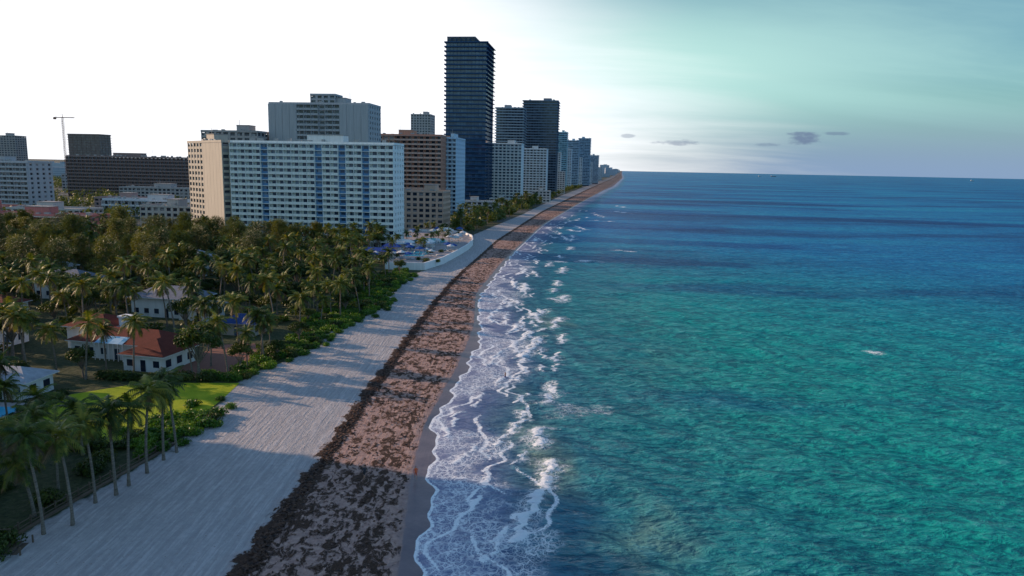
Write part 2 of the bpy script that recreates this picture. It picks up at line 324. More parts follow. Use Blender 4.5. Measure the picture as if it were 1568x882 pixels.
def palm(seed, h, nf=25, wild=0.0):
    rd = random.Random(seed); b = MB()
    la_ = rd.uniform(0, 6.28); ln = rd.uniform(.3, 1.6)
    pts = [(ln*math.cos(la_)*(t/8)**1.7, ln*math.sin(la_)*(t/8)**1.7, h*t/8) for t in range(9)]
    b.tube(pts, [.24]+[.17-.05*t/8 for t in range(1, 9)], 7, 1)
    top = Vector(pts[-1])
    for i in range(nf):
        az = i*2.399+rd.uniform(-.3, .3); u = i/(nf-1)
        el = math.radians(80-125*u**1.1+rd.uniform(-12, 12)); L = rd.uniform(2.5, 3.7)*(1-.12*(u > .85)); dead = u > .90
        p = top.copy(); n = 14; st = L/n; droop = math.radians(rd.uniform(3.6, 8.5)) if not dead else .03
        side0 = Vector((-math.sin(az), math.cos(az), 0)); tw = rd.uniform(-.9, .9); wind = rd.uniform(.0, .22)
        rp = [p.copy()]
        for k in range(n):
            d = Vector((math.cos(az)*math.cos(el)-wind*k/n, math.sin(az)*math.cos(el), math.sin(el))).normalized()
            q = p+d*st; el = max(el-droop, math.radians(-84)); up = side0.cross(d)*-1
            if k > 1:
                t = k/n; ll = (1.0*math.sin(math.pi*min(1, t*.93+.09))**.7+.12)
                for sgn in (-1, 1):
                    dr = (side0*sgn*.85+d*.62-Vector((0, 0, 1))*(.45+rd.uniform(-.2, .4))+up*tw*sgn*.3)
                    dr.normalize(); e_ = p+dr*ll*rd.uniform(.7, 1.1)
                    b.poly([p-d*.05, p+d*.12, e_], 2 if dead else 0)
                    md = (dr+d*.25).normalized(); s2 = p+d*st*.5
                    b.poly([s2-d*.04, s2+d*.11, s2+md*ll*rd.uniform(.75, 1.05)-Vector((0, 0, .1))], 2 if dead else 0)
            p = q; rp.append(p.copy())
        b.tube(rp[::3], [.04, .035, .025, .018, .012, .008][:len(rp[::3])], 3, 2 if dead else 0)
    for k in range(5):
        a = rd.uniform(0, 6.28); c = top+Vector((math.cos(a)*.28, math.sin(a)*.28, -.25))
        b.tube([c-Vector((0, 0, .13)), c, c+Vector((0, 0, .13))], [.05, .14, .05], 6, 2)
    return b.mesh('palm', [m_palm, m_bark, m_dead])
def leaves(b, rd, c, rad, n, size, kind=0):
    for i in range(n):
        v = Vector((rd.gauss(0, 1), rd.gauss(0, 1), rd.gauss(0, 1))).normalized()
        k = rd.uniform(.55, 1.08)
        p = Vector(c)+Vector((v.x*rad[0], v.y*rad[1], v.z*rad[2]))*k
        if kind == 0:
            nn = (v*.7+Vector((rd.gauss(0, .6), rd.gauss(0, .6), rd.gauss(0, .6)+.3))).normalized(); a = nn.orthogonal().normalized(); c2 = nn.cross(a)
            s_ = size*rd.uniform(.6, 1.3)
            b.poly([p-a*s_, p+c2*s_*.55, p+a*s_, p-c2*s_*.55])
        else:
            d = Vector((v.x*.7+rd.gauss(0, .3), v.y*.7+rd.gauss(0, .3), rd.uniform(-.5, .7))).normalized(); a = d.orthogonal().normalized()
            s_ = size*rd.uniform(.6, 1.4); b.poly([p-a*.09, p+a*.09, p+d*s_*1.6])
def tree(seed, h, r, nl, kind=0):
    rd = random.Random(seed); b = MB(); th = h*(.35 if kind == 0 else .8)
    b.tube([(0, 0, 0), (rd.uniform(-.2, .2), .1, th*.5), (rd.uniform(-.4, .4), .2, th)], [.38, .28, .16], 7, 1)
    nL = 13 if kind == 0 else 19
    for i in range(nL):
        a = i*2.4+rd.uniform(-.3, .3)
        if kind == 0:
            q = math.sqrt((i+.5)/nL)*.72*r; c = (q*math.cos(a), q*math.sin(a), h*.62+h*.26*(1-(q/r)**2)+rd.uniform(-.9, .7)); rr = r*rd.uniform(.26, .44); rad = (rr, rr, rr*.75)
        else:
            t = (i+.5)/nL; q = r*rd.uniform(.35, .85)*(1-t*t*.75); c = (q*math.cos(a), q*math.sin(a), h*(.3+.66*t)); rr = r*rd.uniform(.2, .42); rad = (rr*1.1, rr*1.1, rr*.9)
        st = (0, .1, th*.8) if kind == 0 else (0, .1, max(.5, c[2]-1.8))
        b.tube([st, ((st[0]+c[0])*.5, c[1]*.5, (st[2]+c[2])*.5+.2), c], [.15, .09, .03], 4, 1)
        leaves(b, rd, c, rad, nl//nL, .32 if kind == 0 else .55, kind)
    return b.mesh('tree', [m_leaf if kind == 0 else m_pine, m_bark])
def shrub(seed, h, r, nl, mat):
    rd = random.Random(seed); b = MB()
    for i in range(7):
        a = i*2.4; q = r*.6*math.sqrt(i/7); c = (q*math.cos(a), q*math.sin(a), h*.5)
        b.tube([(0, 0, 0), c], [.05, .02], 3, 1)
        leaves(b, rd, c, (r*.5, r*.5, h*.55), nl//7, .19)
    return b.mesh('shrub', [mat, m_bark])
palms = [(palm(10+i, hh_, nf_), hh_) for i, (hh_, nf_) in enumerate(((7.5, 24), (9.0, 28), (10.0, 22), (11.0, 25), (9.5, 20), (8.3, 26), (6.2, 23), (10.5, 18)))]
trees = [tree(30+i, h_, r_, 2600) for i, (h_, r_) in enumerate(((8, 4.2), (9.5, 5), (7, 3.8), (10.5, 4.6)))]
pines = [tree(50+i, h_, r_, 4600, 1) for i, (h_, r_) in enumerate(((16, 5.4), (14, 5.0), (17.5, 5.8)))]
shrubs = [shrub(70+i, 1.2, 1.7, 650, m_shrub) for i in range(2)]+[shrub(80+i, 1.5, 1.9, 650, m_leaf) for i in range(2)]
def place(name, me, x, y, s=1.0, z=.97, rz=None, sz=None):
    o = bpy.data.objects.new(name, me); o.location = (x, y, z); o.rotation_euler = (R(-.06, .06), R(-.06, .06), R(0, 6.28) if rz is None else rz)
    o.scale = (s, s, (sz or s)); sc.collection.objects.link(o); return o
CLR = [(-71, -44, 90, 121), (-86, -66, 96, 116), (-92, -50, 124, 150), (-70, -47, 146, 165), (-95, -68, 164, 184), (-117, -96, 232, 248), (-131, -110, 190, 204), (-60, -43, 60, 90), (-116, -96, 138, 150), (-131, -110, 160, 172), (-150,-132,214,228)]
def clear(x, y, m=0.0): return all(not (a-m < x < b_+m and c-m < y < d+m) for a, b_, c, d in CLR)
for x, y, hI, s in ((-46.3,68,3,.95),(-44.6,70,2,.95),(-45.1,75,4,.95),(-43.9,77,1,1.05),(-43.4,83,2,1.02),(-43.8,79.5,4,.98),(-43.3,87,1,1.0),(-42.8,89.5,2,.95),(-50.5,66,3,.95),(-53,70,2,1),(-51,78,5,.85),
                    (-60,141,1,1.05),(-58,143,4,1.05),(-66,92,5,.9),(-72,97,4,.95),(-61,82,3,1),(-66,124,1,1.0),(-50,125,4,1),(-47,135,1,1),(-53,139,3,1),(-72,126,5,.9),(-79,123,1,.9),(-55,130,0,.95),
                    (-49.5,71.5,6,1.05),(-56,80,1,.9),(-58.5,86,4,.9),(-54,88,6,1.0),(-84,122,3,.95),(-90,126,2,1),(-95,134,4,1),(-102,137,5,1),(-88,160,1,1),(-78,162,4,1),(-72,166,0,1),(-93,166,3,1),(-108,158,2,1),(-114,158,5,1),(-103,229,1,1),(-111,230,4,1)):
    place('palm_tree', palms[hI][0], x, y, s)
pp = []
def far_enough(L, x, y, d): return all((x-a)**2+(y-b_)**2 > d*d for a, b_ in L)
tl = []
for i in range(5200):
    y = R(52, 328); lo = -(.74*y+18)-4; hi = float(veg(y))-3
    x = R(lo, hi)
    if not clear(x, y, 1.2): continue
    if y > 250 and x > -58: continue
    if -150 < x < -112 and y < 118: continue
    if mn.noise(Vector((x*.05, y*.05, 3))) < -.2: continue      # garden clearings
    edge = hi-x
    wild = y > 205 and x < -85
    ptype = .72 if y < 150 else (.5 if y < 205 else (.22 if wild else .45))
    if edge < 18: ptype = .8
    if y > 245 and x > -95: ptype = .8
    if R(0, 1) < ptype:
        if far_enough(pp, x, y, 5.4): pp.append((x, y)); place('palm_tree', random.choice(palms)[0], x, y, R(.75, 1.15))
    elif far_enough(tl, x, y, 6.2):
        tl.append((x, y))
        if wild and R(0, 1) < .4: place('casuarina_tree', random.choice(pines), x, y, R(.7, 1.0))
        else: place('broadleaf_tree', random.choice(trees), x, y, R(.45, .95))
for x, y, s in ((-92,262,1.0),(-97,255,.95),(-88,272,.95),(-103,270,1),(-150,250,1.05),(-160,246,1.1),(-168,262,1),(-142,262,.95),(-178,252,1.05),(-130,268,1),(-118,275,1)):
    place('casuarina_tree', random.choice(pines), x, y, s)
sl = []
for i in range(1500):
    y = R(56, 300); hi = float(veg(y)); x = hi-abs(random.gauss(0, 6))+.8
    if y > 250 and x > -38: continue
    if y < 92 and x > hi-4: continue
    if not (clear(x, y, .3) or (-51 < x < -43.2 and 93 < y < 103)): continue
    if not far_enough(sl, x, y, 1.6): continue
    sl.append((x, y)); 
    if len(sl) > 380: break
    place('dune_shrub', random.choice(shrubs[:2] if R(0, 1) < .6 else shrubs), x, y, R(.6, 1.15))
for i in range(340):
    cx, cy = random.choice(((-43, 147), (-40, 160), (-38, 188), (-35, 198), (-38, 222), (-37, 240), (-42, 170), (-44, 208), (-46, 97), (-46, 97)))
    x, y = cx+random.gauss(0, 2.4), cy+random.gauss(0, 4.5)
    if not far_enough(sl, x, y, 1.2) or x > float(veg(y))+3.2: continue
    sl.append((x, y)); place('dune_shrub', random.choice(shrubs[:2]), x, y, R(.5, .95))
for i in range(70):   # hedges round the nearest garden
    t = R(0, 1); x, y = random.choice(((-50-14*t, 90.5), (-49-2*t, 64+24*t), (-70.5, 96+18*t), (-71+22*t, 121), (-56-3*t, 66+22*t)))
    x += R(-.8, .8); y += R(-.8, .8)
    place('hedge_shrub', random.choice(shrubs[2:]), x, y, R(.6, 1.05))
def canopy(name, pts, mat, per, size):
    rd = random.Random(3); b = MB()
    for x, y, r, h in pts:
        for k in range(3):
            c = (x+rd.uniform(-.5, .5)*r, y+rd.uniform(-.5, .5)*r, 1+h*rd.uniform(.45, .75)); leaves(b, rd, c, (r*.75, r*.75, h*.38), per//3, size)
    b.obj(name, [mat])
ug = []
for i in range(900):
    y = R(55, 325); x = R(-(.74*y+20), float(veg(y))-4)
    if clear(x, y, 2) and not (y > 250 and x > -58): ug.append((x, y, R(1.3, 2.4), R(1.2, 3.0)))
canopy('undergrowth', ug, m_leaf, 90, .4)
# ------------------------------------------------------------------ buildings
ROT = math.radians(-7)
FOOT = []
m_roofp = wallmat((.30, .29, .29), name='roof_gravel')
m_metal = wallmat((.35, .36, .37), .5, name='roof_metal')
def building(name, x, y, w, d, h, style='grid', wall=(.55, .52, .48), glass=None, fl=3.0, bay=4.0, rot=ROT, accent=None, blank=(), stripes=(), z0=.95, pent=True, proud=1.5, rail=None, slab=.28):
    e = empty(name, (x, y, z0), rot); FOOT.append((x, y, w, d))
    glass = glass or glassmat(); wm = wallmat(wall)
    W, B, Gl, Rf = MB(), MB(), MB(), MB(); rd = random.Random(len(name)*13+int(x))
    hx = w/2; nf = max(2, int(round(h/fl))); fl = h/nf; nb = max(2, int(round(w/bay))); bw = w/nb; nd = max(2, int(round(d/bay))); bd = d/nd
    Gl.box(-hx+.35, hx-.35, .35, d-.35, 0, h-.4)
    if style == 'grid':
        for k in range(nf):
            zz_ = k*fl; W.box(-hx, hx, 0, d, zz_, zz_+fl*.42)
        for i in range(nb+1):
            xx = -hx+i*bw; pw = .65 if 0 < i < nb else .5
            a0, a1 = max(xx-pw, -hx-.06), min(xx+pw, hx+.06)
            W.box(a0, a1, -.06, .5, 0, h); W.box(a0, a1, d-.5, d+.06, 0, h)
        for i in range(1, nd):
            yy = i*bd; W.box(-hx-.05, -hx+.5, yy-.6, yy+.6, 0, h); W.box(hx-.5, hx+.05, yy-.6, yy+.6, 0, h)
        for i in blank: W.box(-hx+i*bw+.02, -hx+(i+1)*bw-.02, -.03, .5, 0, h-.01)
    elif style == 'balc':
        for k in range(1, nf+1):
            B.box(-hx, hx, -proud, d+proud*.6, k*fl-.22, k*fl)
        for k in range(0, nf):
            for i in range(nb):
                if i in blank or i in stripes: continue
                xx = -hx+i*bw
                if k > 0:
                    B.box(xx+.12, xx+bw-.12, -proud+.02, -proud+.14, k*fl+.003, k*fl+1.0, 1)
            W.box(-hx+.05, hx-.05, .2, .5, k*fl, k*fl+.35)
        for i in range(nb+1):
            xx = max(-hx+.1, min(hx-.1, -hx+i*bw))
            W.box(xx-.1, xx+.1, -proud+.15, .6, 0, h-.03)
            if i < nb: W.box(xx+.13, xx+bw*.30, .12, .55, 0, h)
        for i in blank: W.box(-hx+i*bw+.1, -hx+(i+1)*bw-.1, -proud-.05, .5, 0, h+.2)
        for i in stripes:
            W.box(-hx+i*bw+.12, -hx+(i+1)*bw-.12, -.35, .5, 0, h, 1)
            for k in range(nf): Gl.box(-hx+i*bw+.8, -hx+(i+1)*bw-.8, -.38, .1, k*fl+1.0, k*fl+2.2)
        for sx in (-1, 1):
            for k in range(nf):
                a, c2 = (hx-.4, hx+.02) if sx > 0 else (-hx-.02, -hx+.4)
                W.box(a, c2, .1, d-.1, k*fl+.01, k*fl+fl*.45)
            for i in range(nd+1):
                yy = i*bd; a, c2 = (hx-.4, hx+.06) if sx > 0 else (-hx-.06, -hx+.4)
                W.box(a, c2, max(yy-bd*.3, .05), min(yy+bd*.3, d-.05), 0, h)
    elif style == 'band':
        for k in range(1, nf+1):
            B.box(-hx-proud*.8, hx+proud, -proud, d+proud, k*fl-slab, k*fl)
            if rail: B.box(-hx-proud*.78, hx+proud*.98, -proud+.02, -proud+.08, k*fl+.003, k*fl+.95, 1)
        n2_ = int(w/bay); 
        for i in range(n2_+1):
            xx = -hx+.4+(w-.8)*i/n2_; W.box(xx-.14, xx+.14, .22, .5, 0, h)
        for i in range(nd+1):
            yy = .4+(d-.8)*i/nd; W.box(hx-.45, hx-.2, yy-.14, yy+.14, 0, h); W.box(-hx+.2, -hx+.45, yy-.14, yy+.14, 0, h)
        for i in blank: W.box(-hx+i*bw, -hx+(i+1)*bw, -proud-.05, .5, 0, h+.2)
    Rf.box(-hx-.1, hx+.1, -.1, d+.1, h, h+.25)
    for a in ((-hx-.15, hx+.15, -.15, .1), (-hx-.15, hx+.15, d-.1, d+.15), (-hx-.15, -hx+.1, .1, d-.1), (hx-.1, hx+.15, .1, d-.1)): W.box(*a, h+.25, h+1.2)
    if pent:
        a = rd.uniform(-.25, .1)*w; W.box(a, a+w*.22, d*.25, d*.7, h+.25, h+4.2); Rf.box(a-.2, a+w*.22+.2, d*.25-.2, d*.7+.2, h+4.2, h+4.5)
        for k in range(int(w/6)):
            a = rd.uniform(-hx+1, hx-3); c2 = rd.uniform(.8, max(1, d*.2)); Rf.box(a, a+rd.uniform(1, 2.4), c2, c2+1.5, h+.25, h+rd.uniform(1.4, 2.6), 1)
        a = rd.uniform(-.3, .3)*w; Rf.box(a, a+.15, d*.4, d*.4+.15, h+4, h+7.5, 1)
    acc = wallmat(accent) if accent else wm
    W.obj('walls', [wm, acc], e); Gl.obj('windows', [glass], e); Rf.obj('roof', [m_roofp, m_metal], e)
    if B.v: B.obj('balconies', [wallmat(rail[0]) if rail and rail[0] else wm, wallmat(rail[1]) if rail else wm], e)
    return e
gl_d = glassmat((.012, .025, .05), (.08, .12, .18), .25)
gl_b = glassmat((.02, .05, .11), (.20, .28, .40), .3)
gl_w = glassmat((.025, .035, .055), (.28, .28, .30), .3)
building('white_condominium', -92, 336, 77, 16, 46, 'balc', (.78, .80, .80), gl_b, 2.75, 3.7, accent=(.13, .27, .48), stripes=(4, 11, 14, 17), proud=1.6)
building('condominium_wing', -148.5, 355, 41, 15, 46, 'grid', (.46, .42, .37), gl_w, 2.75, 3.6, rot=math.radians(-46), blank=(5, 6, 7, 8, 9, 10))
building('grey_condominium', -113.5, 432, 60, 22, 71, 'balc', (.42, .42, .44), gl_d, 2.9, 4.3, blank=(0, 1, 2, 3, 10, 11, 12, 13), stripes=(7,), accent=(.4, .4, .43))
building('condominium_penthouse', -112, 436, 15, 12, 5, 'grid', (.38, .39, .42), gl_d, z0=72.3, pent=False)
building('beige_annex', -163, 425, 34, 18, 54, 'grid', (.38, .36, .36), gl_w)
building('brown_apartment_block', -382, 735, 136, 20, 40, 'balc', (.25, .18, .175), gl_d, 3.2, 4.2)
building('concrete_frame_building', -580, 1000, 46, 24, 70, 'band', (.23, .17, .16), glassmat((.16, .125, .12), (.22, .19, .18), .3), 3.3, 6, pent=False)
building('grey_office_block', -684, 1000, 26, 20, 66, 'grid', (.38, .35, .35), gl_d)
building('pale_apartment_block', -352, 496, 56, 22, 34, 'balc', (.44, .46, .50), gl_w, 3.0, 5)
building('pink_apartment_block', -224, 342, 56, 14, 10.4, 'balc', (.54, .20, .19), gl_w, 3.3, 4.5, rail=((.5, .46, .44), (.55, .52, .52)))
building('white_low_block', -243, 490, 68, 16, 10.5, 'balc', (.58, .60, .65), gl_w, 3.3, 5)
building('beige_apartment_block', -56, 430, 30, 20, 22, 'grid', (.60, .41, .32), gl_w, 3.0, 3.6)
building('orange_condominium', -74, 522, 46, 26, 58, 'balc', (.52, .26, .19), gl_w, 3.0, 4.2, accent=(.60, .48, .41), stripes=(0, 1, 2), rail=((.57, .38, .32), (.64, .43, .36)))
building('pale_blue_condominium', -47, 535, 10, 34, 57, 'balc', (.50, .63, .76), gl_b, 3.0, 3.2)
building('dark_glass_tower', -46, 692, 38, 44, 149, 'band', (.025, .065, .14), glassmat((.022, .07, .16), (.05, .13, .25), .35, rough=.06), 3.9, 3.4, proud=1.6, pent=False, rail=((.035, .075, .14), (.024, .075, .17)), slab=.16)
building('glass_tower_crown', -51, 696, 26, 30, 4.2, 'grid', (.03, .06, .11), gl_d, z0=150.4, pent=False)
building('small_residential_tower', -114, 900, 24, 24, 98, 'grid', (.44, .43, .44), gl_d, 3.1, 3.5)
building('grey_glass_tower', -7, 900, 33, 30, 108, 'band', (.32, .37, .43), gl_d, 3.3, 3.6, rail=((.40, .46, .52), (.27, .34, .42)))
building('dark_grid_tower', 33, 1000, 46, 34, 126, 'band', (.17, .21, .28), gl_d, 3.5, 3.4, rail=((.21, .27, .35), (.12, .18, .26)))
building('white_balcony_tower', -9, 755, 32, 22, 61, 'balc', (.74, .77, .80), gl_b, 3.0, 4)
building('white_midrise', 23, 860, 28, 22, 59, 'balc', (.67, .69, .73), gl_w, 3.0, 4)
building('teal_top_tower', 82, 1300, 18, 22, 100, 'band', (.32, .55, .66), gl_b, 3.3, 4, rail=((.5, .68, .75), (.25, .5, .62)))  # far towers from here: distance haze put into bluer, paler wall colours
building('blue_tower', 117, 1500, 24, 24, 94, 'band', (.37, .51, .66), gl_b, 3.3, 4, rail=((.48, .61, .74), (.35, .5, .64)))
building('blue_glass_tower', 159, 1700, 27, 26, 107, 'band', (.26, .42, .58), gl_b, 3.4, 4, rail=((.41, .57, .70), (.24, .4, .58)))
building('white_tower', 92, 1400, 30, 22, 74, 'balc', (.66, .72, .8), gl_b)
building('cream_tower', 60, 1180, 26, 22, 62, 'balc', (.68, .68, .69), gl_b)
building('slate_tower', 214, 2000, 25, 24, 75, 'band', (.34, .43, .55), gl_b, rail=((.39, .49, .62), (.39, .49, .62)))
building('beachfront_condominium', -136, 76, 24, 38, 40, 'balc', (.5, .5, .5), gl_w, 3.0, 4, rot=0)  # unseen, out of frame; inferred from the near beach's shade, placed to cast it
for nm, x, y, w, d, h, wl in (('shore_block', 136, 1620, 24, 20, 62, (.56, .62, .7)), ('shore_block', 185, 1900, 30, 20, 55, (.5, .57, .68)), ('shore_block', 245, 2300, 30, 24, 52, (.48, .55, .65)),  # blocks far up the coast have haze painted into their walls
        ('shore_block', 290, 2600, 34, 24, 46, (.46, .54, .65)), ('shore_block', 48, 1050, 22, 18, 40, (.6, .62, .67)), ('shore_block', 20, 960, 30, 18, 38, (.6, .56, .55)), ('shore_block', 62, 1130, 30, 18, 33, (.55, .51, .51)),
        ('shore_block', -30, 600, 26, 16, 9, (.55, .55, .58)), ('shore_block', -14, 690, 18, 14, 8, (.5, .5, .52)), ('shore_block', 30, 820, 20, 14, 12, (.6, .58, .58)),
        ('inland_block', -70, 760, 40, 20, 45, (.42, .38, .38)), ('inland_block', -160, 640, 50, 20, 26, (.46, .42, .42)), ('inland_block', -300, 620, 70, 20, 14, (.39, .38, .39)), ('inland_block', -330, 440, 40, 24, 7, (.46, .18, .16)),
        ('inland_block', -270, 420, 46, 20, 8, (.5, .48, .48)), ('inland_block', -480, 820, 50, 24, 20, (.34, .34, .38)), ('inland_block', -420, 560, 46, 24, 18, (.43, .43, .47)), ('inland_block', -190, 400, 30, 20, 12, (.44, .42, .41)),
        ('inland_block', -520, 700, 40, 24, 16, (.5, .27, .24)), ('inland_block', -700, 1300, 80, 24, 24, (.38, .38, .43)), ('inland_block', -290, 540, 40, 20, 9, (.42, .3, .29))):
    building(nm, x, y, w, d, h, 'grid', wl, gl_w, 3.1, 4)
rd = random.Random(5)
B_ = MB()
for i in range(120):
    y = 2500+rd.random()**1.2*12000; x = float(veg(y))-rd.uniform(10, 260); w = rd.uniform(20, 50); h = rd.uniform(14, 60)*(1+.6*(rd.random() < .15))
    B_.box(x-w/2, x+w/2, y, y+30, .5, h, rd.choice((0, 0, 1)))
    for k in range(1, int(h/6)): B_.box(x-w/2-.5, x+w/2+.5, y-.6, y+30.6, k*6, k*6+2.4, 1)
for i in range(140):
    y = rd.uniform(1400, 9000); x = -rd.uniform(.05, .78)*y; w = rd.uniform(20, 70); h = rd.uniform(6, 26); B_.box(x-w/2, x+w/2, y, y+30, .5, h, rd.choice((0, 1, 1)))
    for k in range(1, int(h/4)): B_.box(x-w/2-.4, x+w/2+.4, y-.5, y+30.5, k*4, k*4+1.6, 1)
B_.obj('distant_city', [wallmat((.32, .38, .48)), wallmat((.45, .50, .59))])  # pale blue-grey walls stand in for atmospheric haze
dc = []
def inb(x, y): return any(abs(x-a) < w/2+6 and b_-12 < y < b_+d+8 for a, b_, w, d in FOOT)
for i in range(2200):
    y = 330+rd.random()**1.6*2600; x = rd.uniform(-(.76*y+20), float(veg(y))-5)
    if inb(x, y) or (-60 < x and y < 425): continue
    if y < 420 and x > -200 and x < -50: continue
    r = rd.uniform(3, 5)*(1+y/1600); dc.append((x, y, r, rd.uniform(5, 11)))
for i in range(260):
    y = 410+rd.random()*1600; x = float(veg(y))-rd.uniform(3, 22); 
    if not inb(x, y): dc.append((x, y, rd.uniform(2.5, 4.5), rd.uniform(4, 8)))
canopy('distant_tree_mass', dc, m_leaf, 75, .95)
for i in range(60):
    y = 400+rd.random()*420; x = float(veg(y))-rd.uniform(3, 26)
    if not inb(x, y): place('palm_tree', random.choice(palms)[0], x, y, R(.9, 1.15))
for i in range(26):
    x = R(-118, -56); place('palm_tree', random.choice(palms)[0], x, R(312, 327), R(.8, 1.0))
# ------------------------------------------------------------------ tower crane
m_cr = wallmat((.25, .12, .08), name='crane_paint')
b = MB()
for sx in (-1, 1):
    for sy in (-1, 1): b.box(sx-.15, sx+.15, sy-.15, sy+.15, 0, 92)
for k in range(30): b.box(-1, 1, -1.1, -.9, k*3, k*3+.25); b.tube([(-1, -1, k*3), (1, -1, k*3+3)], [.1, .1], 4)
b.box(-12, 16, -.6, .6, 92, 93.0); b.box(-12, -9, -1.2, 1.2, 90, 92); b.tube([(0, 0, 93), (0, 0, 97)], [.5, .2], 4); b.tube([(0, 0, 97), (14, 0, 93)], [.1, .1], 4); b.tube([(0, 0, 97), (-11, 0, 93)], [.1, .1], 4)
b.obj('tower_crane', [m_cr]).location = (-612, 1010, 1)
# ------------------------------------------------------------------ pool deck
m_deck = wallmat((.36, .32, .32), name='deck_paving'); m_white = wallmat((.78, .78, .80), name='white_render'); m_pool, g = newmat('pool_water')
g.out(g.bsdf((.05, .45, .68), .06, g.bump(g.noise(g.pos(), 2, 2), .2, .05), .5))
deck = [(-46, 262), (-32, 262), (-27, 280), (-23.5, 304), (-20.5, 330), (-19.5, 353), (-21, 375), (-26, 392), (-33, 402), (-58, 405), (-58, 330)]
e = empty('pool_deck', (0, 0, 0)); b = MB()
b.poly([(x, y, 2.6) for x, y in deck])
for (x1, y1), (x2, y2) in zip(deck, deck[1:]+deck[:1]): b.poly([(x1, y1, 0), (x2, y2, 0), (x2, y2, 2.6), (x1, y1, 2.6)])
b.obj('paving', [m_deck], e)
b = MB()
for (x1, y1), (x2, y2) in zip(deck[:9], deck[1:10]):
    dx, dy = x2-x1, y2-y1; L = math.hypot(dx, dy); nx, ny = dy/L*.25, -dx/L*.25
    A = [(x1+nx, y1+ny), (x2+nx, y2+ny), (x2-nx, y2-ny), (x1-nx, y1-ny)]; q = len(b.v)
    b.v += [(*p, .2) for p in A]+[(*p, 3.7) for p in A]; b.f += [(q, q+1, q+5, q+4), (q+1, q+2, q+6, q+5), (q+2, q+3, q+7, q+6), (q+3, q, q+4, q+7), (q+4, q+5, q+6, q+7)]; b.m += [0]*5
b.obj('curved_wall', [m_white], e)
b = MB(); b.poly([(-40+7*math.cos(t*.5236)*(1+.25*math.cos(t*1.05)), 352+15*math.sin(t*.5236), 2.62) for t in range(12)]); b.poly([(-44, 290, 2.62), (-36, 290, 2.62), (-34, 306, 2.62), (-42, 308, 2.62)]); b.obj('pool', [m_pool], e)
def umbrella_mesh(col):
    b = MB(); b.tube([(0, 0, 0), (0, 0, 2.5)], [.04, .03], 6, 1); n = 8
    for k in range(n):
        a, c2 = 2*math.pi*k/n, 2*math.pi*(k+1)/n
        b.poly([(0, 0, 2.75), (1.5*math.cos(a), 1.5*math.sin(a), 2.1), (1.5*math.cos(c2), 1.5*math.sin(c2), 2.1)]); b.poly([(1.5*math.cos(a), 1.5*math.sin(a), 2.1), (1.5*math.cos(c2), 1.5*math.sin(c2), 2.1), (1.47*math.cos(c2), 1.47*math.sin(c2), 1.93), (1.47*math.cos(a), 1.47*math.sin(a), 1.93)])
    return b.mesh('umbrella', [wallmat(col, name='canvas'), m_metal])
UM = [umbrella_mesh((.02, .08, .30)), umbrella_mesh((.6, .6, .63)), umbrella_mesh((.45, .5, .55))]
b = MB(); b.box(-.33, .33, -.9, .4, .3, .38); b.poly([(-.33, .4, .34), (.33, .4, .34), (.33, .95, .8), (-.33, .95, .8)])
for sx in (-.3, .3):
    for sy in (-.8, .3): b.box(sx-.03, sx+.03, sy-.03, sy+.03, 0, .3)
LN = b.mesh('lounger', [wallmat((.65, .67, .70), name='canvas')])
for i in range(46):
    x, y = R(-54, -25), R(270, 398)
    if not (-49 < x < -31 and 334 < y < 370) and x < float(veg(y))-3: place('sun_umbrella', random.choice(UM), x, y, R(1, 1.4), 2.6); place('sun_lounger', LN, x+1.3, y+.5, 1, 2.6); place('sun_lounger', LN, x-1.3, y+.5, 1, 2.6)
for i in range(16): place('palm_tree', palms[random.choice((0, 6))][0], R(-56, -30), R(268, 398), .75, 2.6)
for i in range(22): place('hedge_shrub', shrubs[2+i % 2], R(-57, -27), R(268, 398), R(.7, 1.1), 2.6)
for x, y, w in ((-48, 318, 9), (-50, 300, 7), (-38, 322, 6), (-36, 385, 8), (-52, 284, 12)):
    e = empty('pool_cabana', (x, y, 2.6), ROT); b = MB()
    for sx in (-w/2, w/2-.2):
        for sy in (-2, 1.8): b.box(sx, sx+.2, sy, sy+.2, 0, 2.6)
    b.box(-w/2+.3, w/2-.3, 1.4, 1.6, 0, 2.5); b.obj('frame', [m_white], e)
    b = MB(); A = [(-w/2-.4, -2.4), (w/2+.4, -2.4), (w/2+.4, 2.4), (-w/2-.4, 2.4)]; T = [(-w/2+1.5, 0, 3.9), (w/2-1.5, 0, 3.9)]
    q = [(*p, 2.62) for p in A]; b.poly([q[0], q[1], T[1], T[0]]); b.poly([q[1], q[2], T[1]]); b.poly([q[2], q[3], T[0], T[1]]); b.poly([q[3], q[0], T[0]])
    b.obj('canopy', [wallmat((.015, .06, .28), name='canvas') if x < -49 else m_white], e)
